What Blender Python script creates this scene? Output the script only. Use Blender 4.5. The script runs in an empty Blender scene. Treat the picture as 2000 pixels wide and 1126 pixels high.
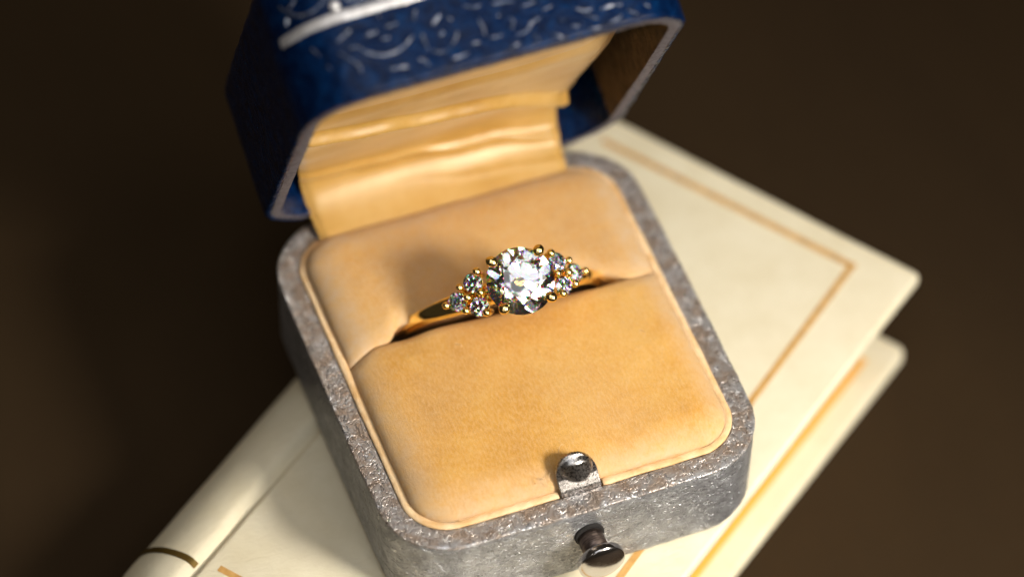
import bpy, bmesh, math, random
import numpy as np
from mathutils import Matrix, Vector, noise
random.seed(7)
sc = bpy.context.scene
R_ = math.radians
# ------------------------------------------------------------------ camera (1 unit = 1 cm)
cam_d = bpy.data.cameras.new('camera'); cam = bpy.data.objects.new('camera', cam_d)
sc.collection.objects.link(cam); sc.camera = cam
cam.matrix_world = Matrix(((0.93528, 0.26876, -0.23034, -9.6204), (-0.35364, 0.73669, -0.57636, -24.0104),
                           (0.01479, 0.62051, 0.78406, 33.5348), (0, 0, 0, 1)))
cam_d.sensor_width = 36; cam_d.lens = 152.23
cam_d.clip_start = 1; cam_d.clip_end = 2000
cam_d.dof.use_dof = True; cam_d.dof.focus_distance = 41.45; cam_d.dof.aperture_fstop = 0.098
cam_d.dof.aperture_blades = 0
# ------------------------------------------------------------------ world
w = bpy.data.worlds.new('World'); sc.world = w; w.use_nodes = True
bg = w.node_tree.nodes['Background']; bg.inputs[0].default_value = (1.0, 0.82, 0.62, 1); bg.inputs[1].default_value = 0.03
sc.view_settings.view_transform = 'Standard'; sc.view_settings.look = 'None'
sc.view_settings.exposure = 0; sc.view_settings.gamma = 1
cy = sc.cycles
cy.max_bounces = 20; cy.transmission_bounces = 18; cy.glossy_bounces = 8; cy.diffuse_bounces = 4
cy.caustics_reflective = True; cy.caustics_refractive = True; cy.blur_glossy = 0.3
cy.sample_clamp_indirect = 12; cy.use_denoising = True; cy.use_adaptive_sampling = False

# ------------------------------------------------------------------ key lamp and added fills
def lamp(name, loc, target, size, power, col, shape='SQUARE', sy=None, spread=180):
    d = bpy.data.lights.new(name, 'AREA'); d.shape = shape; d.size = size
    if sy: d.shape = 'RECTANGLE'; d.size_y = sy
    d.energy = power; d.color = col; d.spread = math.radians(spread)
    o = bpy.data.objects.new(name, d); sc.collection.objects.link(o)
    o.location = loc
    o.rotation_euler = (Vector(target) - Vector(loc)).to_track_quat('-Z', 'Y').to_euler()
    return o
lamp('key_lamp', (10.8, -16.8, 14.4), (1.0, -2.2, -.5), 6.5, 830, (1.0, 0.94, 0.84), 'DISK', spread=52)
def panel(name, az, el, dist, size, radiance, col):  # invented area lamps out of view, added for diamond sparkle and fill
    a, e = math.radians(az), math.radians(el)
    lamp(name, (dist * math.cos(a) * math.cos(e), dist * math.sin(a) * math.cos(e), dist * math.sin(e)), (0, 0, 0), size, radiance * math.pi * size * size, col)
panel('gem_fill_high', -128, 84, 42, 7, 5.0, (0.90, 0.95, 1.0))
panel('gem_fill_right_high', -50, 62, 42, 7, 6.0, (1.0, 0.97, 0.92))
panel('gem_fill_front', -78, 34, 44, 8, 5.5, (1.0, 0.90, 0.76))
panel('gem_fill_right_low', -28, 40, 46, 7, 4.0, (1.0, 0.97, 0.94))
panel('gem_fill_front_high', -84, 53, 44, 4, 8.0, (1.0, 0.97, 0.92))
panel('gem_fill_above_camera', -120, 69, 44, 6, 7.0, (1.0, 0.98, 0.95))
panel('gem_fill_left_high', -150, 66, 44, 5, 5.5, (0.82, 0.91, 1.0))
panel('gem_fill_left_front', -134, 38, 46, 4.5, 7.0, (1.0, 0.93, 0.85))
panel('gem_fill_big', -100, 62, 54, 34, 1.1, (0.95, 0.97, 1.0))  # added behind the camera so the diamonds pick up pale grey
panel('back_fill', 112, 48, 46, 16, 2.0, (1.0, 0.84, 0.64))  # added unseen fill that lifts the table and the rim
panel('gem_fill_low_front', -108, 28, 46, 4, 8.0, (1.0, 0.95, 0.88))

# ------------------------------------------------------------------ node helpers
class NT:
    def __init__(self, name):
        self.m = bpy.data.materials.new(name); self.m.use_nodes = True
        self.t = self.m.node_tree; self.n = self.t.nodes
        self.b = self.n['Principled BSDF']
    def add(self, kind, **kw):
        nd = self.n.new(kind)
        for k, v in kw.items():
            if isinstance(k, str) and hasattr(nd, k): setattr(nd, k, v)
        return nd
    def link(self, a, b): self.t.links.new(a, b)
    def coord(self, scale=(1, 1, 1), rot=(0, 0, 0)):
        tc = self.add('ShaderNodeTexCoord'); mp = self.add('ShaderNodeMapping')
        mp.inputs['Scale'].default_value = scale; mp.inputs['Rotation'].default_value = rot
        self.link(tc.outputs['Object'], mp.inputs[0]); return mp.outputs[0]
    def noise(self, scale, detail=4, rough=.55, vec=None, dist=0):
        nd = self.add('ShaderNodeTexNoise'); nd.inputs['Scale'].default_value = scale
        nd.inputs['Detail'].default_value = detail; nd.inputs['Roughness'].default_value = rough
        nd.inputs['Distortion'].default_value = dist
        self.link(vec if vec is not None else self.coord(), nd.inputs['Vector']); return nd.outputs['Fac']
    def ramp(self, fac, stops):
        nd = self.add('ShaderNodeValToRGB'); e = nd.color_ramp.elements
        while len(e) < len(stops): e.new(0.5)
        for i, (p, c) in enumerate(stops):
            e[i].position = p; e[i].color = (*c, 1) if len(c) == 3 else c
        self.link(fac, nd.inputs[0]); return nd.outputs[0]
    def mix(self, fac, a, b, mode='MIX'):
        nd = self.add('ShaderNodeMix'); nd.data_type = 'RGBA'; nd.blend_type = mode
        if isinstance(fac, (int, float)): nd.inputs[0].default_value = fac
        else: self.link(fac, nd.inputs[0])
        for i, v in ((6, a), (7, b)):
            if isinstance(v, tuple): nd.inputs[i].default_value = (*v, 1)
            else: self.link(v, nd.inputs[i])
        return nd.outputs[2]
    def math(self, op, a, b=0.0, c=None):
        nd = self.add('ShaderNodeMath'); nd.operation = op
        for i, v in enumerate((a, b) if c is None else (a, b, c)):
            if isinstance(v, (int, float)): nd.inputs[i].default_value = v
            else: self.link(v, nd.inputs[i])
        return nd.outputs[0]
    def bump(self, h, strength, dist, prev=None):
        nd = self.add('ShaderNodeBump'); nd.inputs['Strength'].default_value = strength
        nd.inputs['Distance'].default_value = dist; self.link(h, nd.inputs['Height'])
        if prev is not None: self.link(prev, nd.inputs['Normal'])
        return nd.outputs[0]
    def set(self, **kw):
        for k, v in kw.items():
            inp = self.b.inputs[k.replace('_', ' ')]
            if isinstance(v, tuple) and len(v) == 3: v = (*v, 1)
            if isinstance(v, (int, float, tuple)): inp.default_value = v
            else: self.link(v, inp)
        return self
M = {}
# velvet
def velvet(name, a, b, c):
    t = NT(name)
    n1 = t.noise(1.3, 5, .6); n2 = t.noise(7, 5, .6)
    ribs = t.noise(1.0, 3, .6, t.coord((46, 17, 30)))
    fuzz = t.noise(120, 3, .7)
    f = t.math('ADD', t.math('MULTIPLY', n1, .75), t.math('MULTIPLY', n2, .25))
    col = t.ramp(f, [(.34, a), (.5, b), (.64, c)])
    col = t.mix(t.ramp(ribs, [(.40, (0, 0, 0)), (.68, (.45, .45, .45))]), col, (.74, .48, .24))
    speck = t.ramp(fuzz, [(.30, (.55, .55, .55)), (.50, (1, 1, 1)), (.72, (1.08, 1.06, 1.04))])
    col = t.mix(.55, col, speck, 'MULTIPLY')
    at = t.add('ShaderNodeAttribute'); at.attribute_name = 'wear_and_falloff'
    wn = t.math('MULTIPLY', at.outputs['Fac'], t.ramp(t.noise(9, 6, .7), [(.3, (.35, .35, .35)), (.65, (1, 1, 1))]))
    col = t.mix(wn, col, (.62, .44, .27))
    nrm = t.bump(ribs, .22, .02); nrm = t.bump(fuzz, .40, .010, nrm); nrm = t.bump(t.noise(260, 2), .4, .006, nrm)
    t.set(Base_Color=col, Roughness=.92, Normal=nrm, Sheen_Weight=.18, Sheen_Roughness=.45, Sheen_Tint=(1, .78, .5), Specular_IOR_Level=.12)
    return t.m
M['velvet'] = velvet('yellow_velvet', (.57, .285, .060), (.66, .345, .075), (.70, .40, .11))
# satin
t = NT('gold_satin')
weft = t.noise(1, 3, .5, t.coord((30, 90, 90))); blot = t.noise(1.6, 4, .6, t.coord((1, 1, 1)))
col = t.ramp(blot, [(.3, (.47, .25, .05)), (.5, (.54, .31, .075)), (.7, (.60, .37, .12))])
t.set(Base_Color=col, Roughness=.38, Specular_IOR_Level=.9, Specular_Tint=(1, .95, .82), Sheen_Weight=.5, Sheen_Roughness=.35, Sheen_Tint=(1, .9, .7),
      Normal=t.bump(t.noise(60, 3, .6), .08, .008, t.bump(weft, .08, .01)))
M['satin'] = t.m
# silvered leather paper on the base
def silver(name, ca, cb, sc3, k):
    t = NT(name)
    v = t.coord((1, 1, 1))
    w1 = t.noise(1, 2, .5, t.coord(sc3), 1.2)
    w2 = t.noise(1, 1.5, .5, t.coord(tuple(q * 1.8 for q in sc3)), .8)
    mask = t.ramp(t.noise(2.4, 3, .6, v), [(.40, (0, 0, 0)), (.60, (1, 1, 1))])
    big = t.noise(6.0, 5, .6, v)
    r1 = t.math('ABSOLUTE', t.math('SUBTRACT', w1, .5)); r2 = t.math('ABSOLUTE', t.math('SUBTRACT', w2, .5))
    col = t.ramp(big, [(.40, ca), (.60, cb)])
    col = t.mix(.6, col, t.ramp(r1, [(.0, (.08, .07, .065)), (.010, (.55, .53, .50)), (.025, (1, 1, 1))]), 'MULTIPLY')
    col = t.mix(t.math('MULTIPLY', mask, .6), col, t.ramp(r2, [(.0, (.12, .11, .10)), (.018, (1, 1, 1))]), 'MULTIPLY')
    h = t.math('ADD', t.math('MINIMUM', r1, .06), t.math('MULTIPLY', t.math('MINIMUM', r2, .05), .7))
    nr = t.bump(h, 1.0, k)
    t.set(Base_Color=col, Metallic=t.ramp(big, [(.40, (.50,) * 3), (.60, (.72,) * 3)]), Roughness=t.ramp(w2, [(.35, (.27,) * 3), (.65, (.42,) * 3)]), Normal=nr, Specular_IOR_Level=.6)
    return t.m
M['foil_wall'] = silver('silvered_leather', (.27, .27, .275), (.42, .42, .44), (8, 8, 20), .12)
M['foil_rim'] = silver('silvered_rim_wear_reflection', (.36, .29, .24), (.54, .53, .54), (9, 9, 9), .12)  # brown tone: foil wear plus warm reflection put into the colour
# binding
t = NT('cream_binding')
t.set(Base_Color=t.ramp(t.noise(5, 4), [(.35, (.66, .40, .17)), (.6, (.80, .58, .34))]), Roughness=.75, Normal=t.bump(t.noise(40, 4), .3, .012))
M['binding'] = t.m
# blue leather
t = NT('blue_leather')
v = t.coord()
vo = t.add('ShaderNodeTexVoronoi'); vo.inputs['Scale'].default_value = 13; t.link(v, vo.inputs['Vector'])
n = t.noise(9, 6, .65, v, .6)
col = t.ramp(n, [(.35, (.0006, .005, .024)), (.5, (.0008, .0115, .052)), (.68, (.0018, .027, .098))])
t.set(Base_Color=col, Roughness=t.ramp(t.noise(14, 4), [(.35, (.22,) * 3), (.65, (.34,) * 3)]), Specular_IOR_Level=.16,
      Normal=t.bump(t.noise(34, 4, .6), .15, .012, t.bump(vo.outputs['Distance'], .12, .02, t.bump(n, .35, .04))))
M['blue'] = t.m
t = NT('silver_tooling')
t.set(Base_Color=t.ramp(t.noise(26, 5, .65), [(.38, (.03, .05, .10)), (.50, (.14, .17, .25)), (.64, (.46, .47, .52))]), Metallic=.8,
      Roughness=.38, Normal=t.bump(t.noise(30, 4), .5, .02))
M['tooling'] = t.m
t = NT('silver_line')
t.set(Base_Color=t.ramp(t.noise(12, 5, .65), [(.3, (.42, .38, .36)), (.5, (.80, .78, .78))]), Metallic=.55,
      Roughness=.42, Normal=t.bump(t.noise(22, 4), .5, .02))
M['line'] = t.m
t = NT('grey_card')
t.set(Base_Color=t.ramp(t.noise(20, 5, .6), [(.35, (.085, .075, .085)), (.6, (.16, .145, .165))]), Roughness=.85, Normal=t.bump(t.noise(45, 5, .7), .6, .02))
M['card'] = t.m
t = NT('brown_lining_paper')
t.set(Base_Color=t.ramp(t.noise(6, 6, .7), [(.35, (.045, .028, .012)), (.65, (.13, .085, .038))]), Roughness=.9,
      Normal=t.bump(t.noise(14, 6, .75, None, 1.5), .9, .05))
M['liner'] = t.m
# metals
def metal(name, col, ro, bs=.05, bsc=30):
    t = NT(name)
    t.set(Base_Color=col, Metallic=1.0, Roughness=t.ramp(t.noise(bsc, 4), [(.35, (ro * .75,) * 3), (.65, (ro * 1.3,) * 3)]), Normal=t.bump(t.noise(bsc * 2, 3), bs, .004))
    return t.m
M['gold'] = metal('polished_gold', (1.0, .77, .31), .11, .04)
M['steel'] = metal('tarnished_nickel', (.46, .43, .41), .27, .25, 55)
M['dark_steel'] = metal('dark_nickel', (.60, .575, .57), .16, .10, 40)
t = NT('tarnished_brown'); t.set(Base_Color=t.ramp(t.noise(1, 4, .6, t.coord((10, 60, 10))), [(.35, (.05, .035, .03)), (.6, (.16, .12, .10))]), Metallic=.8, Roughness=.4)
M['stem'] = t.m
t = NT('dark_hole'); t.set(Base_Color=(.01, .008, .007), Roughness=.9); M['hole'] = t.m
t = NT('gilt_line')
t.set(Base_Color=t.ramp(t.noise(9, 5, .6), [(.3, (.52, .27, .07)), (.6, (.72, .42, .14))]), Metallic=.2, Roughness=.5)
M['gilt'] = t.m
t = NT('bright_gilt'); t.set(Base_Color=(.86, .45, .09), Metallic=.2, Roughness=.5); M['gilt_bright'] = t.m
t = NT('gilt_dark_reflection'); t.set(Base_Color=(.13, .08, .015), Metallic=.7, Roughness=.45); M['gilt_dark'] = t.m  # dark reflection on the spine band put into its base colour
# book
def cream(name, a, b, ro=.62):
    t = NT(name)
    n = t.noise(2.0, 5, .6); g = t.noise(1, 5, .6, t.coord((9, 20, 12), (0, 0, .62)), .7)
    t.set(Base_Color=t.ramp(n, [(.3, a), (.7, b)]), Roughness=ro, Specular_IOR_Level=.2,
          Normal=t.bump(t.noise(45, 4), .15, .01, t.bump(g, .35, .03)))
    return t.m
M['cover'] = cream('cream_leather', (.70, .62, .44), (.77, .70, .53))
t = NT('page_edges')
lay = t.noise(1, 3, .6, t.coord((2, 2, 70)))
t.set(Base_Color=t.ramp(lay, [(.3, (.92, .66, .27)), (.7, (.98, .82, .46))]), Metallic=.25, Roughness=.5, Normal=t.bump(lay, .4, .02))
M['pages'] = t.m
t = NT('dark_table')
n = t.noise(1, 6, .6, t.coord((.25, .06, .2), (0, 0, .5)))
t.set(Base_Color=t.ramp(n, [(.3, (.024, .0125, .0036)), (.7, (.034, .0185, .0056))]), Roughness=.8, Specular_IOR_Level=.2, Normal=t.bump(t.noise(3, 5), .3, .05))
M['table'] = t.m
# diamond with dispersion
m = bpy.data.materials.new('diamond'); m.use_nodes = True; nt = m.node_tree; nt.nodes.clear()
out = nt.nodes.new('ShaderNodeOutputMaterial'); prev = None
for c, ior in (((.72, .72, .72, 1), 2.42), ((.28, 0, 0, 1), 2.408), ((0, .28, 0, 1), 2.42), ((0, 0, .28, 1), 2.434)):
    g = nt.nodes.new('ShaderNodeBsdfGlass'); g.inputs['Color'].default_value = c; g.inputs['Roughness'].default_value = 0; g.inputs['IOR'].default_value = ior
    if prev is None: prev = g.outputs[0]
    else:
        a = nt.nodes.new('ShaderNodeAddShader'); nt.links.new(prev, a.inputs[0]); nt.links.new(g.outputs[0], a.inputs[1]); prev = a.outputs[0]
nt.links.new(prev, out.inputs[0]); M['diamond'] = m

# ------------------------------------------------------------------ mesh helpers
def link(o, parent=None):
    sc.collection.objects.link(o)
    if parent is not None: o.parent = parent
    return o
def mesh(name, V, F, mat, parent=None, smooth=True, mats=None, midx=None):
    me = bpy.data.meshes.new(name); me.from_pydata([tuple(map(float, v)) for v in V], [], [tuple(map(int, f)) for f in F])
    bm = bmesh.new(); bm.from_mesh(me)
    if midx is not None:
        for f, k in zip(bm.faces, midx): f.material_index = k
    bmesh.ops.recalc_face_normals(bm, faces=bm.faces); bm.to_mesh(me); bm.free()
    for mm in (mats or [mat]): me.materials.append(M[mm])
    if smooth: me.polygons.foreach_set('use_smooth', [True] * len(me.polygons))
    return link(bpy.data.objects.new(name, me), parent)
def empty(name, label, cat, loc=(0, 0, 0)):
    o = bpy.data.objects.new(name, None); o.empty_display_size = .2; sc.collection.objects.link(o)
    o['label'] = label; o['category'] = cat; return o
def grid(rows, closed_u=False, closed_v=False, caps=False):
    """rows: list of equal length point lists"""
    V = [p for r in rows for p in r]; n = len(rows[0]); F = []
    nr = len(rows)
    for i in range(nr if closed_v else nr - 1):
        for j in range(n if closed_u else n - 1):
            a = i * n + j; b = i * n + (j + 1) % n; c = ((i + 1) % nr) * n + (j + 1) % n; d = ((i + 1) % nr) * n + j
            F.append((a, b, c, d))
    if caps: F += [tuple(range(n)), tuple(range((nr - 1) * n, nr * n))]
    return V, F
def tube(path, rad, n=10, caps=True, flat=1.0, up=None):
    path = [Vector(p) for p in path]; rows = []
    prev = None
    for i, p in enumerate(path):
        d = (path[min(i + 1, len(path) - 1)] - path[max(i - 1, 0)]).normalized()
        ref = Vector(up) if up is not None else (prev if prev is not None else (Vector((0, 0, 1)) if abs(d.z) < .9 else Vector((1, 0, 0))))
        nrm = (ref - d * ref.dot(d)).normalized(); bi = d.cross(nrm); prev = nrm
        r = rad[i] if isinstance(rad, (list, tuple)) else rad
        rows.append([p + nrm * (r * flat * math.cos(2 * math.pi * k / n)) + bi * (r * math.sin(2 * math.pi * k / n)) for k in range(n)])
    return grid(rows, True, False, caps)
def lathe(prof, n=32, mat3=None):
    """prof list of (r, h) along +Z, transformed by mat3 (4x4)"""
    rows = [[Vector((r * math.cos(2 * math.pi * k / n), r * math.sin(2 * math.pi * k / n), h)) for k in range(n)] for r, h in prof]
    if mat3 is not None: rows = [[mat3 @ p for p in r] for r in rows]
    return grid(rows, True, False, True)
def ball(c, r, n=16, sq=(1, 1, 1), M3=None):
    prof = [(max(1e-4, math.sin(math.pi * i / n)), -math.cos(math.pi * i / n)) for i in range(n + 1)]
    V, F = lathe(prof, n * 2)
    V = [Vector((v[0] * r * sq[0], v[1] * r * sq[1], v[2] * r * sq[2])) for v in V]
    if M3 is not None: V = [M3 @ v for v in V]
    return [Vector(c) + v for v in V], F

# ------------------------------------------------------------------ ring box outline
A, B, RC, BUL = 1.9, 2.109, 0.663, 0.022
PHI = 1.13; HY, HZ = B + .032, -.034
def bulge(x, y):
    u, v = x / A, y / B
    return (x + BUL * math.copysign(abs(u) ** 3, u) * (1 - min(1, v * v)), y + BUL * math.copysign(abs(v) ** 3, v) * (1 - min(1, u * u)))
def outline(d=0.0, na=20, ns=36):
    a, b, r = A - d, B - d, max(RC - d, .04)
    pts = []
    for k, (cx, cyy) in enumerate(((a - r, -(b - r)), (a - r, b - r), (-(a - r), b - r), (-(a - r), -(b - r)))):
        t0 = -math.pi / 2 + k * math.pi / 2
        arc = [(cx + r * math.cos(t0 + math.pi / 2 * i / na), cyy + r * math.sin(t0 + math.pi / 2 * i / na)) for i in range(na + 1)]
        nx = ((a - r, b - r), (-(a - r), b - r), (-(a - r), -(b - r)), (a - r, -(b - r)))[k]
        t1 = t0 + math.pi / 2
        e = (nx[0] + r * math.cos(t1), nx[1] + r * math.sin(t1)); s = arc[-1]
        arc += [(s[0] + (e[0] - s[0]) * i / ns, s[1] + (e[1] - s[1]) * i / ns) for i in range(1, ns)]
        pts += arc
    return [bulge(*p) for p in pts]
def jitter(V, amp, sc_, amp2=0, sc2=1):
    o = []
    for v in V:
        v = Vector(v); n = noise.noise_vector(v * sc_) * amp
        if amp2: n = n + noise.noise_vector(v * sc2) * amp2
        o.append(v + n)
    return o
box = empty('ring_box', 'open vintage ring box, silvered leather base with yellow velvet cushion under a tilted blue lid', 'ring box')
H = 1.016
def loft(profile, na=20, ns=36):
    return [[(x, y, z) for x, y in outline(d, na, ns)] for d, z in profile]
NA, NS = 26, 60
# outer wall
prof = [(.012, -.024)] + [(.006 + .012 * k / 14, -.03 - (H - .10) * k / 14) for k in range(15)] + [(.03, -H + .045), (.06, -H + .015), (.10, -H)]
V, F = grid(loft(prof, NA, NS), True)
n = len(outline(0, NA, NS)); F.append(tuple(range((len(prof) - 1) * n, len(prof) * n)))
mesh('base_wall', jitter(V, .006, 7, .003, 25), F, 'foil_wall', box)
# rim
prof = [(.012, -.026), (.002, -.016), (.004, -.004), (.016, .003)] + [(.016 + .195 * k / 8, .006 + .004 * math.sin(math.pi * k / 8)) for k in range(1, 9)] + [(.222, 0), (.228, -.012), (.229, -.05), (.229, -.30)]
V, F = grid(loft(prof, NA, NS), True)
mesh('rim', jitter(V, .006, 5, .003, 16), F, 'foil_rim', box)
# cream binding strip round the cushion, open where the catch stands
ring_pts = outline(.262, NA, NS); n = len(ring_pts)
gap = [i for i, p in enumerate(ring_pts) if p[1] < -1.6 and -.215 < p[0] < .185]
start = [i for i in range(n) if i not in gap and (i - 1) % n in gap][0]
seq = [ring_pts[(start + k) % n] for k in range(n) if (start + k) % n not in gap]
V, F = tube([(x, y, .012 + .006 * noise.noise(Vector((x * 3, y * 3, 5)))) for x, y in seq],
            [.042 + .006 * noise.noise(Vector((x * 2.2, y * 2.2, 1))) for x, y in seq], 12, True, .5, (0, 0, 1))
mesh('cushion_binding', jitter(V, .004, 9), F, 'binding', box)
# ------------------------------------------------------------------ velvet pads
IN = .262 + .022
def lerp_pts(x, P):
    for (x0, y0), (x1, y1) in zip(P, P[1:]):
        if x <= x1:
            t = max(0, (x - x0) / (x1 - x0)); t = t * t * (3 - 2 * t); return y0 + (y1 - y0) * t
    return P[-1][1]
SF = [(-1.65, .23), (-1.25, .335), (-1.1, .355), (-.8, .355), (.07, .30), (.7, .295), (1.03, .275), (1.4, .27), (1.65, .34)]
def gapw(x):
    c = max(0, min(1, ((1.17 if x < 0 else 1.36) - abs(x)) / (.20 if x < 0 else .46))); c = c * c * (3 - 2 * c)
    return .003 + c * (.525 + .02 * math.sin(3 * x) - lerp_pts(x, SF))
def halfw(y):
    a, b, r = A - IN, B - IN, RC - IN
    ay = abs(y)
    if ay <= b - r: wv = a
    else: wv = a - r + math.sqrt(max(0, r * r - min(r, ay - (b - r)) ** 2))
    return wv
def sdf(x, y):
    a, b, r = A - IN, B - IN, RC - IN
    qx, qy = abs(x) - (a - r), abs(y) - (b - r)
    return r - (math.hypot(max(qx, 0), max(qy, 0)) + min(max(qx, qy), 0))
def dome(d, R): d = max(0, min(1, d / R)); return math.sqrt(max(0, 1 - (1 - d) ** 2))
def pad(name, front):
    nu, nv = 150, 120
    rows = []; wear_and_falloff = []
    for j in range(nv + 1):
        v = j / nv; v2 = .5 - .5 * math.cos(math.pi * v)
        row = []
        for i in range(nu + 1):
            u = math.sin(math.pi / 2 * (2 * i / nu - 1))
            # iterate for x given y
            yend = -(B - IN) if front else (B - IN)
            x = u * (A - IN)
            for _ in range(3):
                ys = lerp_pts(x, SF) + (0 if front else gapw(x))
                y = ys + (yend - ys) * v2
                x = u * (halfw(y) if abs(y) > 1 else A - IN)
            de = sdf(x, y); ds = abs(y - ys)
            z = .035 + .125 * dome(de, .34) + .045 * dome(de, 1.1)
            k = dome(ds, .16 if front else .22)
            k2 = min(1, ds / .8); op = max(0, min(1, (1.3 - abs(x)) / .3))
            z -= (.045 * math.exp(-((x + 1.0) / .22) ** 2) * max(0, 1 - ds / .3)) if front else 0
            z -= (1 - k) * (.05 + (.05 if not front else .02) * op) + (1 - k2) ** 2 * (.035 if front else .02)
            z += .012 * noise.noise(Vector((x * 1.7, y * 1.7, 3))) + .004 * noise.noise(Vector((x * 6, y * 6, 3)))
            if not front:
                # hollow pressed behind the ring head
                z -= .05 * math.exp(-((x + .15) / .6) ** 2 - ((y - .75) / .25) ** 2)
            row.append((x, y, z))
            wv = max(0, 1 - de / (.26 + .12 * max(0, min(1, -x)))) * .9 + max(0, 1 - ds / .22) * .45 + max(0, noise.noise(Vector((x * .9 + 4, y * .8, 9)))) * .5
            wear_and_falloff.append(max(0, min(1, wv + (0 if front else .42))))  # back pad offset paints light falloff and nap sheen into the colour
        rows.append(row)
    # slot wall: prepend rows going down
    down = []
    for dz in (.9, .6, .3, .12, .04):
        down.append([(p[0], p[1] + .52 * dz * (1 if front else .9) + (-.02 if front else .02) * 0, p[2] - dz) for p in rows[0]])
    wear_and_falloff = [.2] * (len(down) * (nu + 1)) + wear_and_falloff
    # outer skirts
    sk = [(p[0], p[1], p[2] - .25) for p in rows[-1]]
    rows = down + rows + [sk]; wear_and_falloff += [.3] * (nu + 1)
    for r in rows[len(down):]:
        pass
    V, F = grid(rows)
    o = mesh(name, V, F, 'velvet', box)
    at = o.data.attributes.new('wear_and_falloff', 'FLOAT', 'POINT'); at.data.foreach_set('value', wear_and_falloff)
    return o
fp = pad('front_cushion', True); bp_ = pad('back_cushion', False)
# dark floor below the pads so the gaps read deep
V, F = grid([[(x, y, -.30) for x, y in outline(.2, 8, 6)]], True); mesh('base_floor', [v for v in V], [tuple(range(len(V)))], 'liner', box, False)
# lint on the nap
for k in range(16):
    x, y = random.choice(((-.35 + random.uniform(-.2, .3), -1.72 + random.uniform(-.04, .1)), (random.uniform(-1.3, 1.3), random.uniform(-1.6, 0)), (random.uniform(-1.3, 1.3), random.uniform(.8, 1.6))))
    a_ = random.uniform(0, 6.28); l = random.uniform(.05, .14); z0 = .215 if abs(y) < 1.5 else .17
    P = [(x + l * t_ / 6 * math.cos(a_ + .18 * t_), y + l * t_ / 6 * math.sin(a_ + .18 * t_), z0 + .02 * math.sin(t_)) for t_ in range(7)]
    V, F = tube(P, .0022, 5); mesh('lint_fibre', V, F, random.choice(('binding', 'velvet')), fp if y < .3 else bp_)
# ------------------------------------------------------------------ catch (spoon-shaped nickel tab)
nu, nv = 40, 44; rows = []
TH = .035
def tabp(u, v):
    z = -.12 + .50 * v
    vv = max(0, (z - .18) / .20)
    hw = .205 * (1 if vv <= 0 else max(0, 1 - vv ** 2) ** .5)
    x = u * hw - .012
    y = -1.90 + (0 if z < .065 else min(.85 * (z - .065), .085) + max(0, z - .165) * .48)
    ex, ez = x / .172, (z - .255) / .115
    rr = ex * ex + ez * ez
    if rr < 1:
        e_ = min(1, (1 - rr) / .3); y -= .075 * (1 - ex * ex) * e_ * e_ * (3 - 2 * e_)
    return Vector((x - .008 - .09 * z, y, z))
front = [[tabp(2 * i / nu - 1, j / nv) for i in range(nu + 1)] for j in range(nv + 1)]
back = [[p + Vector((0, TH, 0)) for p in r] for r in front]
V1, F1 = grid(front); V2, F2 = grid(back); k = len(V1)
edge = [j * (nu + 1) for j in range(nv + 1)]; edge2 = [j * (nu + 1) + nu for j in range(nv + 1)]
Fe = []
for e in (edge, edge2):
    for a_, b_ in zip(e, e[1:]): Fe.append((a_, b_, b_ + k, a_ + k))
top = [nv * (nu + 1) + i for i in range(nu + 1)]
for a_, b_ in zip(top, top[1:]): Fe.append((a_, b_, b_ + k, a_ + k))
mesh('catch_tab', V1 + V2, F1 + [tuple(x + k for x in f) for f in F2] + Fe, 'steel', box)
# slot plate beneath the tab
# ------------------------------------------------------------------ push button
kz = -.40; kx = -.02
Rm = Matrix.Translation((kx, -B - .01, kz)) @ Matrix.Rotation(math.pi / 2, 4, 'X')
btn = bpy.data.objects.new('push_button', None); link(btn, box)
V, F = lathe([(.150, -.02), (.150, .026), (.145, .03), (.13, .031)], 32, Rm); 
V = [Vector((v[0], v[1], v[2] + .02 + .01 * noise.noise(Vector(v) * 9))) for v in V]
mesh('button_hole', V, F, 'hole', box)
bpy.data.objects.remove(btn)
V, F = lathe([(.128, -.05), (.128, .28)], 36, Rm); stem = mesh('button_stem', V, F, 'stem', box)
V, F = lathe([(.12, .275), (.215, .278), (.230, .287), (.233, .30), (.233, .352), (.229, .362), (.222, .366), (.205, .378), (.17, .392), (.12, .404), (.06, .411), (.001, .413)], 48, Rm)
mesh('button_head', V, F, 'dark_steel', box)

# ------------------------------------------------------------------ lid
lid_m = Matrix.Translation((0, HY, HZ)) @ Matrix.Rotation(-PHI, 4, 'X') @ Matrix.Translation((0, -HY, -HZ))
def L(V):
    out = []
    for v in V:
        v = Vector(v)
        k = max(0, min(1, (-v.x - 1.42) / .40)) * max(0, min(1, (v.y - .9) / 1.1))   # old lid, slightly out of square at its back left corner
        v.y -= .11 * k; out.append(lid_m @ v)
    return out
LD = 1.5
prof = [(.062, .008), (.058, -.002), (.040, -.004), (.018, .004), (.004, .020), (0, .06)] + [(0, .06 + 1.2 * k / 16) for k in range(1, 17)] + [(.01, 1.34), (.05, 1.42), (.12, 1.47), (.22, 1.5), (.6, 1.51)]
V, F = grid(loft(prof, NA, NS), True)
n = len(outline(0, NA, NS)); F.append(tuple(range((len(prof) - 1) * n, len(prof) * n)))
lid = mesh('lid', L(jitter(V, .010, 4, .004, 14)), F, 'blue', box)
# rim of grey card
prof = [(.058, .012), (.060, .003), (.07, .001), (.10, .0), (.155, .001), (.17, .006)]
V, F = grid(loft(prof, NA, NS), True)
mesh('card_rim', L(jitter(V, .005, 6, .004, 20)), F, 'card', lid)
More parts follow.
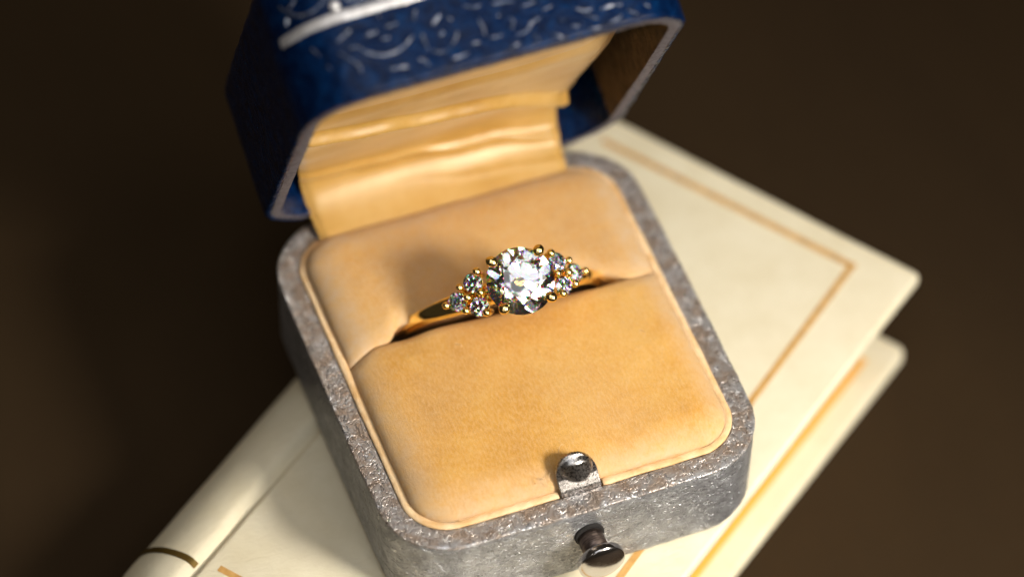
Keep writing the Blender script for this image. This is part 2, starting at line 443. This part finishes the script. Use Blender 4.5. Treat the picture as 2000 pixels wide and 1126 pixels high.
# inner lining wall: blue leather turned in along the hinge side, brown paper elsewhere
prof = [(.170, .005), (.176, .03)] + [(.178, .03 + .95 * k / 12) for k in range(1, 13)]
V, F = grid(loft(prof, NA, NS), True); n = len(outline(0, NA, NS))
idx = []
for f in F:
    c = sum((Vector(V[i]) for i in f), Vector()) / len(f); idx.append(0 if c[1] > 1.38 else 1)
F.append(tuple(range((len(prof) - 1) * n, len(prof) * n))); idx.append(1)
mesh('lid_inner_wall', L(jitter(V, .006, 5, .006, 16)), F, None, lid, True, ['blue', 'liner'], idx)
# tooling on the front wall
dense = outline(0, 60, 200)
i0 = min(range(len(dense)), key=lambda i: math.hypot(dense[i][0], dense[i][1] + B + BUL))
dense = dense[i0:] + dense[:i0]
cum = [0]
for p, q in zip(dense, dense[1:] + dense[:1]): cum.append(cum[-1] + math.hypot(q[0] - p[0], q[1] - p[1]))
LT = cum[-1]
cumn = np.array(cum); dx = np.array([p[0] for p in dense] + [dense[0][0]]); dy = np.array([p[1] for p in dense] + [dense[0][1]])
def wallpt(q, t, off=.0):
    q = q % LT; x = float(np.interp(q, cumn, dx)); y = float(np.interp(q, cumn, dy))
    q2 = (q + .02) % LT; x2 = float(np.interp(q2, cumn, dx)); y2 = float(np.interp(q2, cumn, dy))
    tx, ty = x2 - x, y2 - y; l = math.hypot(tx, ty) or 1
    return Vector((x + off * ty / l, y - off * tx / l, t)), Vector((ty / l, -tx / l, 0))
STROKES = [(0.039, [(-1.279, 0.459), (-1.202, 0.376), (-1.063, 0.322), (-0.898, 0.341), (-0.762, 0.424)]), (0.044, [(-1.141, 0.551), (-1.071, 0.552)]), (0.029, [(-1.049, 0.47), (-0.981, 0.466)]), (0.034, [(-0.972, 0.569), (-0.86, 0.579)]), (0.034, [(-0.663, 0.65), (-0.707, 0.561)]), (0.044, [(-0.559, 0.469), (-0.529, 0.501), (-0.489, 0.531), (-0.448, 0.55)]), (0.039, [(-0.401, 0.511), (-0.371, 0.467)]), (0.034, [(-0.354, 0.351), (-0.376, 0.316), (-0.405, 0.274), (-0.46, 0.228)]), (0.034, [(-0.627, 0.234), (-0.58, 0.211), (-0.515, 0.198)]), (0.034, [(-0.674, 0.42), (-0.678, 0.35), (-0.67, 0.267)]), (0.049, [(-0.526, 0.358), (-0.479, 0.381)]), (0.039, [(-1.081, 0.191), (-1.018, 0.173), (-0.93, 0.168), (-0.876, 0.153)]), (0.039, [(-0.776, 0.201), (-0.725, 0.161), (-0.71, 0.116)]), (0.034, [(-0.477, 0.116), (-0.324, 0.129)]), (0.034, [(-0.127, 0.42), (-0.123, 0.358), (-0.111, 0.319), (-0.125, 0.246)]), (0.039, [(0.048, 0.392), (0.07, 0.396)]), (0.034, [(0.151, 0.353), (0.175, 0.306), (0.132, 0.236)]), (0.029, [(-0.083, 0.209), (0.043, 0.21)]), (0.034, [(0.162, 0.177), (0.271, 0.188), (0.331, 0.248), (0.431, 0.276)]), (0.039, [(0.312, 0.146), (0.335, 0.109), (0.351, 0.069)]), (0.039, [(0.76, 0.278), (0.803, 0.256), (0.849, 0.228), (0.929, 0.227)]), (0.039, [(1.002, 0.202), (1.106, 0.209), (1.207, 0.192)]), (0.044, [(0.608, 0.202), (0.632, 0.2)]), (0.039, [(0.786, 0.117), (0.801, 0.118)]), (0.034, [(0.685, 0.119), (0.75, 0.102)]), (0.024, [(0.83, 0.203), (0.89, 0.156), (0.948, 0.119)]), (0.034, [(1.034, 0.06), (1.114, 0.069), (1.173, 0.094)]), (0.034, [(1.243, 0.121), (1.319, 0.071)]), (0.039, [(0.491, 0.096), (0.572, 0.038)]), (0.029, [(0.833, 0.048), (0.946, 0.038)]), (0.029, [(-0.227, 0.57), (-0.139, 0.535), (-0.064, 0.535)]), (0.034, [(0.031, 0.519), (0.152, 0.506), (0.245, 0.485)]), (0.029, [(0.3, 0.424), (0.428, 0.43)]), (0.029, [(1.419, 0.149), (1.463, 0.112)]), (0.024, [(0.472, 0.336), (0.567, 0.351)]), (0.039, [(-1.892, 1.096), (-1.819, 1.009), (-1.709, 0.926), (-1.574, 0.915), (-1.45, 0.963), (-1.394, 1.014)]), (0.029, [(-1.689, 1.1), (-1.732, 1.068), (-1.79, 1.032)]), (0.029, [(-1.845, 0.964), (-1.891, 0.897)]), (0.034, [(-1.225, 0.93), (-1.165, 0.887), (-1.07, 0.876)]), (0.039, [(-1.446, 0.566), (-1.382, 0.594), (-1.301, 0.633)]), (0.034, [(-1.353, 0.473), (-1.279, 0.459)]), (0.039, [(-1.184, 0.538), (-1.111, 0.553)]), (0.029, [(-1.468, 0.468), (-1.392, 0.38), (-1.323, 0.291), (-1.33, 0.223)]), (0.029, [(-1.693, 0.6), (-1.644, 0.503)]), (0.024, [(-1.605, 0.386), (-1.569, 0.336)]), (0.029, [(-0.273, 0.206), (-0.185, 0.202)]), (0.029, [(0.083, 0.077), (0.169, 0.094)]), (0.029, [(-1.012, 0.748), (-1.002, 0.674)])]
def smooth_path(P, m=6):
    out = []
    if len(P) == 2: return [(P[0][0] + (P[1][0] - P[0][0]) * i / 6, P[0][1] + (P[1][1] - P[0][1]) * i / 6) for i in range(7)]
    Q = [P[0]] + P + [P[-1]]
    for i in range(1, len(Q) - 2):
        p0, p1, p2, p3 = Q[i - 1], Q[i], Q[i + 1], Q[i + 2]
        for k in range(m):
            t = k / m
            out.append(tuple(.5 * ((2 * p1[c]) + (-p0[c] + p2[c]) * t + (2 * p0[c] - 5 * p1[c] + 4 * p2[c] - p3[c]) * t * t + (-p0[c] + 3 * p1[c] - 3 * p2[c] + p3[c]) * t ** 3) for c in (0, 1)))
    out.append(P[-1]); return out
def stroke(wd, P, name='tooled_scroll', mat='tooling'):
    P = smooth_path([p for p in P if p])
    n = len(P); pts = []; rad = []; rows = []
    for i, (q, tt) in enumerate(P):
        c, nr = wallpt(q, tt, .004); nr = nr.normalized()
        a, b = P[max(i - 1, 0)], P[min(i + 1, n - 1)]
        ca, cb = wallpt(a[0], a[1])[0], wallpt(b[0], b[1])[0]
        d = (cb - ca).normalized(); side = d.cross(nr).normalized()
        e = math.sin(math.pi * min(1, (i + .6) / n)) ** .35
        wv = wd * .5 * (.35 + .65 * e) * (1 + .25 * noise.noise(Vector((q * 9, tt * 9, 2))))
        rows.append([c + side * wv * math.cos(th) + nr * .013 * math.sin(th) for th in [math.pi * k / 6 for k in range(7)]])
    V, F = grid(rows, False, False, False)
    F.append(tuple(range(7))); F.append(tuple(range((n - 1) * 7, n * 7)))
    return mesh(name, L(V), F, mat, lid)
for wd, P in STROKES: stroke(wd * .8, P)
# plain silver band round the lid
rows = []
for i in range(161):
    q = -2.03 + 5.4 * i / 160
    row = []
    for k in range(7):
        th = math.pi * k / 6; c, nr = wallpt(q, .785 + .050 * math.cos(th) * (1 + .10 * noise.noise(Vector((q * 5, k, 0)))), 0)
        row.append(c + nr.normalized() * (.002 + .013 * math.sin(th)))
    rows.append(row)
V, F = grid(rows); mesh('silver_band', L(V), F, 'line', lid)
def pearl(q, tt, r):
    c, nr = wallpt(q, tt, 0); V, F = ball(c, r, 8, (1, .45, 1)); mesh('tooled_dot', L(V), F, 'line', lid)
for q in np.arange(-1.36, 2.6, .42): pearl(float(q), .895, .05)
for q in np.arange(-1.15, 1.6, .42):
    stroke(.036, [(q - .17, 1.07), (q - .10, .93), (q + .02, .88), (q + .14, .94), (q + .19, 1.07)])

# ------------------------------------------------------------------ satin pad in the lid
def lidS(x, s, tt): return lid_m @ Vector((x, HY - s, HZ + tt))
rows = []
NX, NV = 120, 110
for j in range(NV + 1):
    s = .20 + 3.82 * j / NV; row = []
    for i in range(NX + 1):
        u = 2 * i / NX - 1
        de = min(1 - abs(u), 1) * 1.6
        dj = min(s - .20, 4.02 - s)
        # rounded pad corners
        xx = u * (1.60 - .35 * max(0, 1 - dj / .5) ** 2)
        edge_ = dome(min(de, dj), .38)
        tt = .66 - .25 * edge_
        tt += .012 * noise.noise(Vector((xx * .7, s * .6, 7)))
        row.append(lidS(xx, s, tt))
    rows.append(row)
V, F = grid(rows); mesh('satin_pad', V, F, 'satin', lid)
# satin ribbon joining base and lid
PK = np.array([(1.70, -.02), (1.78, .07), (1.93, .125), (2.08, .20), (2.20, .31), (2.275, .45), (2.25, .62), (2.17, .82), (2.07, 1.01), (1.93, 1.33), (1.76, 1.665), (1.545, 2.115), (1.41, 2.60)])
PD = np.r_[0, np.cumsum(np.hypot(*np.diff(PK, axis=0).T))]
td = np.linspace(0, PD[-1], 400)
PY = np.interp(td, PD, PK[:, 0]); PZ = np.interp(td, PD, PK[:, 1])
ker = np.hanning(41); ker /= ker.sum()
def smo(a): return np.convolve(np.r_[2 * a[0] - a[20:0:-1], a, 2 * a[-1] - a[-2:-22:-1]], ker, 'valid')
PY, PZ = smo(PY), smo(PZ)
FX = [-1.5, -1.35, -1.0, -.6, -.2, .2, .6, 1.0, 1.3, 1.5]
F1 = [2.42, 2.36, 2.25, 2.10, 1.98, 1.88, 1.74, 1.42, 1.15, 1.1]
F2 = [.88, .86, .83, .80, .76, .73, .68, .60, .53, .50]
F3 = [.60, .58, .55, .5, .46, .40, .34, .30, .26, .24]
rows = []
for j in range(200):
    tp = PD[-1] * j / 199
    y, z = float(np.interp(tp, td, PY)), float(np.interp(tp, td, PZ))
    y1, z1 = float(np.interp(tp + .02, td, PY)), float(np.interp(tp + .02, td, PZ)); y0, z0 = float(np.interp(tp - .02, td, PY)), float(np.interp(tp - .02, td, PZ))
    d = Vector((0, y1 - y0, z1 - z0)).normalized(); nr = Vector((0, -d.z, d.y))
    row = []
    for i in range(111):
        u = i / 110; k = min(1, tp / 1.2)
        x = (-1.34 - .10 * k) + (2.60 + .20 * k) * u
        xr = x
        if tp > 1.0: x += .12 * (tp - 1.0) * (2 * u - 1)
        w1 = .012 * noise.noise(Vector((x * 2.2, 3, 1))) * 6; w2 = .012 * noise.noise(Vector((x * 2.2, 9, 4))) * 5
        f = .125 * math.exp(-((tp - float(np.interp(xr, FX, F1)) - w1) / .052) ** 2)
        f += .038 * math.exp(-((tp - float(np.interp(xr, FX, F2)) - w2) / .048) ** 2)
        f += .008 * math.exp(-((tp - float(np.interp(xr, FX, F3)) - w2 * .6) / .04) ** 2) * max(0, min(1, .5 + x))
        f += .010 * noise.noise(Vector((x * 1.3, tp * 3, 2))) - .03 * math.exp(-((min(u, 1 - u)) / .02) ** 2)
        row.append(Vector((x, y, z)) + nr * f)
    rows.append(row)
V, F = grid(rows); mesh('satin_ribbon', V, F, 'satin', box)

# ------------------------------------------------------------------ the ring
RM = Matrix(((.997, -.059, -.045, .075), (-.067, -.466, -.882, .037), (.031, .883, -.469, .9), (0, 0, 0, 1)))
X3 = RM.to_3x3(); X3 = Matrix([[*r] for r in X3])
def RW(v): return RM @ Vector(v)
ring = empty('ring', 'gold ring, large round diamond between two clusters of three small ones, in the cushion slot', 'ring')
def Rmesh(name, V, F, mat, parent, smooth=True): return mesh(name, [RW(v) for v in V], F, mat, parent, smooth)
CYR = -1.28; RO = 1.06; CXR = -.05
# shank
rows = []
for i in range(121):
    th = R_(-147 + 294 * i / 120)          # angle from the top
    a = abs(math.degrees(th))
    sh = max(0, min(1, (62 - a) / 34)); sh = sh * sh * (3 - 2 * sh)
    wd = .078 + .030 * sh ; thk = .060 + .0 * sh
    rc = RO - thk + (-.03) * sh
    c = Vector((CXR * min(1, abs(math.sin(th)) * 1.3) + rc * math.sin(th), CYR + rc * math.cos(th), 0)); rad = Vector((math.sin(th), math.cos(th), 0))
    row = []
    for k in range(20):
        p = 2 * math.pi * k / 20
        ca, sa = math.cos(p), math.sin(p)
        ex = math.copysign(abs(ca) ** .8, ca); ez = math.copysign(abs(sa) ** .85, sa)
        row.append(c + rad * (ex * thk) + Vector((0, 0, 1)) * (ez * wd))
    rows.append(row)
V, F = grid(rows, True, False, True); Rmesh('shank', V, F, 'gold', ring)

def brilliant(Rr, h_crown=34.5, rt=.56, seed=0):
    g = .03 * Rr
    P = []
    def pl(az, el, r, z):   # plane through (r,z) at azimuth, outward normal elevated by slope
        a_ = R_(az); n = Vector((math.sin(R_(el)) * math.cos(a_), math.sin(R_(el)) * math.sin(a_), math.cos(R_(el)))) if el >= 0 else Vector((math.sin(R_(-el)) * math.cos(a_), math.sin(R_(-el)) * math.sin(a_), -math.cos(R_(-el))))
        p = Vector((r * math.cos(a_), r * math.sin(a_), z)); P.append((n, n.dot(p)))
    ht = g / 2 + (1 - rt) * Rr * math.tan(R_(h_crown))
    P.append((Vector((0, 0, 1)), ht))
    for k in range(8):
        pl(45 * k, h_crown, Rr, g / 2); pl(45 * k + 22.5, 21, rt * Rr * math.cos(R_(22.5)), ht)
        pl(45 * k, -41.0, Rr, -g / 2)
    for k in range(16):
        pl(22.5 * k + 11.25, 41, Rr * .998, g / 2); pl(22.5 * k + 11.25, -42.4, Rr * .998, -g / 2)
    for k in range(32):
        a_ = R_(11.25 * k + 5.6); P.append((Vector((math.cos(a_), math.sin(a_), 0)), Rr * .994))
    N = np.array([p[0][:] for p in P]); D = np.array([p[1] for p in P]); n = len(P)
    I = np.array([(i, j, k) for i in range(n) for j in range(i + 1, n) for k in range(j + 1, n)])
    Mx = N[I]; det = np.linalg.det(Mx); ok = abs(det) > 1e-7; I = I[ok]
    X = np.linalg.solve(N[I], D[I][..., None])[..., 0]
    good = ((X @ N.T) <= D + 1e-6 * Rr * 10).all(1); X = X[good]
    verts = []
    for x in X:
        if not any(np.abs(x - v).max() < 2e-4 * Rr for v in verts): verts.append(x)
    verts = np.array(verts); faces = []
    for nn, dd in zip(N, D):
        idx = np.where(abs(verts @ nn - dd) < 2e-4 * Rr)[0]
        if len(idx) < 3: continue
        c = verts[idx].mean(0); u = verts[idx[0]] - c; u /= np.linalg.norm(u); v = np.cross(nn, u)
        an = np.arctan2((verts[idx] - c) @ v, (verts[idx] - c) @ u); faces.append(tuple(int(q) for q in idx[np.argsort(an)]))
    return verts, faces
def place(verts, c, tilt, azi, spin=0):
    """gem axis +Z -> ring Y, tilted by `tilt` degrees towards +X (sign) ; c in ring coordinates"""
    m3 = Matrix.Rotation(R_(-tilt), 3, 'Z') @ Matrix.Rotation(R_(-90), 3, 'X') @ Matrix.Rotation(R_(spin), 3, 'Z')
    return [Vector(c) + m3 @ Vector(v) for v in verts], m3
bv, bf = brilliant(.333)
V, m3 = place(bv, (0, 0, 0), 0, 0, 12); Rmesh('centre_diamond', V, bf, 'diamond', ring, False)
# basket: two gallery rings and four prongs with beads
def hoop(cy_, r, w_, parent=ring, name='gallery_ring', c=(0, 0), m3=None, base=None):
    P = []
    for k in range(41):
        a_ = 2 * math.pi * k / 40; v = Vector((r * math.cos(a_) , cy_, r * math.sin(a_)))
        P.append(v)
    rows = []
    for k in range(40):
        a_ = 2 * math.pi * k / 40; ra = Vector((math.cos(a_), 0, math.sin(a_)))
        rows.append([Vector((0, cy_, 0)) + ra * (r + w_ * math.cos(q)) + Vector((0, w_ * 1.3 * math.sin(q), 0)) for q in [2 * math.pi * z / 8 for z in range(8)]])
    V, F = grid(rows, True, True); Rmesh(name, V, F, 'gold', parent)
hoop(-.13, .265, .022); hoop(-.30, .15, .024)
for sx in (-1, 1):
    for sz in (-1, 1):
        e = .243
        P = [(sx * .08, -.42, sz * .08), (sx * .13, -.30, sz * .13), (sx * .20, -.13, sz * .20), (sx * .238, -.02, sz * .238), (sx * (e + .003), .05, sz * (e + .003))]
        V, F = tube(P, [.03, .032, .034, .036, .04], 10); pr = Rmesh('prong', V, F, 'gold', ring)
        V, F = ball((0, 0, 0), .056, 12, (1.12, .8, .98)); rt = Matrix.Rotation(R_(-45 * sx * sz), 3, 'Y')
        V = [Vector((sx * (e - .008), .078, sz * (e - .008))) + rt @ v for v in V]; Rmesh('prong_bead', V, F, 'gold', pr)
# seat plate bridging the shank under the basket (V-shaped shoulders)
for sx in (-1, 1):
    rows = []
    for i in range(25):
        x = .10 + .66 * i / 24; X = sx * x
        yt = -.10 - (x - .30) * .72 if x > .30 else -.10 - (.30 - x) * .9
        yt -= .12
        wv = .11 * (1 - max(0, (x - .42)) / .80) if x > .42 else .11
        wv = max(wv, .07)
        yb = CYR + math.sqrt(max(0, (RO - .12) ** 2 - x * x))
        yb = min(yb, yt - .06)
        row = []
        for k in range(16):
            p = 2 * math.pi * k / 16
            row.append(Vector((X, (yt + yb) / 2 + (yt - yb) / 2 * math.copysign(abs(math.sin(p)) ** .9, math.sin(p)), wv * math.copysign(abs(math.cos(p)) ** .9, math.cos(p)))))
        rows.append(row)
    V, F = grid(rows, True, False, True); Rmesh('shoulder', V, F, 'gold', ring)
sv, sf = brilliant(.095)
def Yc(x): return -.162 - (abs(x) - .428) * .90
for sx in (-1, 1):
    for (x, z, tl) in ((.428, -.12, 24), (.428, .12, 24), (.600, 0, 34)):
        c = Vector((sx * x, Yc(x), z))
        V, m3 = place(sv, c, sx * tl, 0, random.uniform(0, 45)); Rmesh('side_diamond', V, sf, 'diamond', ring, False)
        # collet cup
        prof = [(.100, -.012), (.101, -.025), (.085, -.07), (.055, -.14), (.03, -.16), (.03, -.13), (.070, -.07), (.090, -.025), (.092, -.014)]
        rows = [[c + m3 @ Vector((r * math.cos(2 * math.pi * k / 24), r * math.sin(2 * math.pi * k / 24), h)) for k in range(24)] for r, h in prof]
        V, F = grid(rows, True, True); Rmesh('collet', V, F, 'gold', ring)
    for (x, z, r) in ((.39, 0, .034), (.51, 0, .038), (.705, 0, .034), (.553, -.118, .034), (.553, .118, .034), (.375, -.205, .038), (.385, .205, .036)):
        y = Yc(x) + .045 if x > .4 else Yc(.4) + .045 + (.4 - x) * .4
        c = Vector((sx * x, y, z)); nrm = Vector((sx * .45, .9, 0)).normalized()
        P = [c - nrm * .17 - Vector((0, 0, z * .12)), c - nrm * .08, c]
        V, F = tube(P, [r * .8, r * .72, r * .72], 8); bd = Rmesh('bead_post', V, F, 'gold', ring)
        V, F = ball(c, r * 1.12, 10, (1, .85, 1)); Rmesh('bead', V, F, 'gold', bd)

# ------------------------------------------------------------------ the book
OX, OY = 4.45, .08
U = Vector((-.5836, .812, 0)); Wd = Vector((-.812, -.5836, 0))
def BK(u, v, z): return Vector((OX, OY, 0)) + U * u + Wd * v + Vector((0, 0, z))
book = empty('book', 'small cream leather book with gilt border lines lying flat beneath the ring box', 'book')
ZT = -H - .004; T = 1.40; CT = .16
U0, U1, V0, V1 = .0, 3.92, -.10, 7.47
def rbox(name, u0, u1, v0, v1, z0, z1, r, mat, parent, nu=24, nv=40, rcorn=.06, amp=.004):
    # rounded slab: loft of rounded rectangles
    def rr(d):
        pts = []; rc = max(rcorn - d, .005); 
        cs = [(u1 - d - rc, v0 + d + rc, -90), (u1 - d - rc, v1 - d - rc, 0), (u0 + d + rc, v1 - d - rc, 90), (u0 + d + rc, v0 + d + rc, 180)]
        for k, (cu, cv, a0) in enumerate(cs):
            for i in range(7):
                a_ = R_(a0 + 15 * i); pts.append((cu + rc * math.cos(a_), cv + rc * math.sin(a_)))
            nx = cs[(k + 1) % 4]; a1 = R_(a0 + 90); s = pts[-1]; e = (nx[0] + rc * math.cos(a1), nx[1] + rc * math.sin(a1))
            for i in range(1, 24): pts.append((s[0] + (e[0] - s[0]) * i / 24, s[1] + (e[1] - s[1]) * i / 24))
        return pts
    rows = []
    for k in range(7):
        a_ = math.pi / 2 * k / 6; rows.append([(p[0], p[1], z1 - r + r * math.cos(a_)) for p in rr(r - r * math.sin(a_))])
    for k in range(7):
        a_ = math.pi / 2 * k / 6; rows.append([(p[0], p[1], z0 + r - r * math.sin(a_)) for p in rr(r - r * math.cos(a_))])
    V, F = grid(rows, True, False, True)
    return mesh(name, jitter([BK(*v) for v in V], amp, 1.4), F, mat, parent)
fc = rbox('front_cover', U0, U1 + .02, V0, V1, ZT - CT, ZT, .05, 'cover', book, rcorn=.07)
bc = rbox('back_cover', U0 + .02, U1 + .02, V0 + .03, V1, ZT - T, ZT - T + CT, .05, 'cover', book, rcorn=.12)
# page block with a hollow fore-edge
rows = []
for k in range(26):
    f = k / 25; z = ZT - CT - (T - 2 * CT) * f; ins = .54 + .10 * math.sin(math.pi * f)
    c = [(ins, V0 + .40), (4.15, V0 + .40), (4.15, V1 - .2), (ins, V1 - .2)]
    row = []
    for (a_, b_) in zip(c, c[1:] + c[:1]):
        for i in range(20): row.append(BK(a_[0] + (b_[0] - a_[0]) * i / 20, a_[1] + (b_[1] - a_[1]) * i / 20, z))
    rows.append(row)
V, F = grid(rows, True, False, True); mesh('page_block', V, F, 'pages', book)
# spine with joint groove
sp = []
for k in range(7): f = k / 6; sp.append((3.86 + .10 * f, ZT - .075 * math.sin(math.pi / 2 * f)))
for k in range(1, 8): f = k / 7; sp.append((3.96 + .14 * f, ZT - .075 + .085 * math.sin(math.pi / 2 * f)))
for k in range(1, 25):
    a_ = math.pi * k / 24; sp.append((4.10 + .66 * math.sin(a_) ** 1.25, ZT - T / 2 + (T / 2 + .01) * math.cos(a_)))
rows = []
for j in range(61):
    v = V0 + (V1 - V0) * j / 60; e = min(j, 60 - j) / 2.5; sh = .06 * max(0, 1 - e) ** 2
    rows.append([BK(u - (sh if u > 4.1 else 0), v, z - (sh if z > ZT - T / 2 else -sh) * (1 if u > 4 else 0)) for u, z in sp])
rows2 = [[BK(u - .06, V0 + (V1 - V0) * j / 60, ZT - T / 2 + (z - ZT + T / 2) * .93) for u, z in sp] for j in (60, 0)]
V, F = grid(rows + rows2, False, True); spine = mesh('spine', jitter(V, .008, 1.6), F, 'cover', book)
# gilt lines (raised hair-thin foil)
def strip(name, P, wd, parent, h=.007):
    V = []; F = []
    for i, (u, v, z) in enumerate(P):
        a_, b_ = P[max(i - 1, 0)], P[min(i + 1, len(P) - 1)]
        d = BK(*b_) - BK(*a_); d.normalize()
        return_side = d.cross(Vector((0, 0, 1)) if abs(d.z) < .9 else U); side = return_side.normalized(); nn = side.cross(d).normalized()
        if nn.z < 0 : nn = -nn
        c = BK(*P[i])
        V += [c - side * wd / 2, c - side * wd / 2 + nn * h, c + side * wd / 2 + nn * h, c + side * wd / 2]
    for i in range(len(P) - 1):
        for k in range(4): F.append((4 * i + k, 4 * i + (k + 1) % 4, 4 * i + 4 + (k + 1) % 4, 4 * i + 4 + k))
    F += [(0, 1, 2, 3), tuple(4 * (len(P) - 1) + k for k in range(4))]
    return mesh(name, V, F, 'gilt', parent, False)
def seg(a_, b_, n=30): return [(a_[0] + (b_[0] - a_[0]) * i / n, a_[1] + (b_[1] - a_[1]) * i / n, ZT - .003) for i in range(n + 1)]
c1, c2, c3, c4 = (.64, .21), (3.70, .24), (3.75, 6.88), (.47, 6.80)
for a_, b_ in ((c1, c2), (c3, c4), (c4, c1)):
    d = Vector((b_[0] - a_[0], b_[1] - a_[1])).normalized() * .04
    strip('gilt_line', seg((a_[0] - d[0], a_[1] - d[1]), (b_[0] - d[0] * 1.02, b_[1] - d[1] * 1.02)), .070, fc)
strip('gilt_line', [(.375 + .012 * k / 30, .30 + 6.9 * k / 30, ZT - T + CT - .003) for k in range(31)], .17, bc).data.materials[0] = M['gilt_bright']
bandz = [(u + (.008 if u > 4.3 else 0), 6.97, z + .006) for u, z in sp if z > ZT - T / 2 - .1 and u > 3.985]
strip('gilt_band', bandz, .07, spine, .008).data.materials[0] = M['gilt_dark']
# ------------------------------------------------------------------ table
g = 140
V = [(-g, -g, ZT - T - .002), (g, -g, ZT - T - .002), (g, g, ZT - T - .002), (-g, g, ZT - T - .002)]
tb = mesh('table_top', V, [(0, 1, 2, 3)], 'table', None, False); tb['kind'] = 'structure'
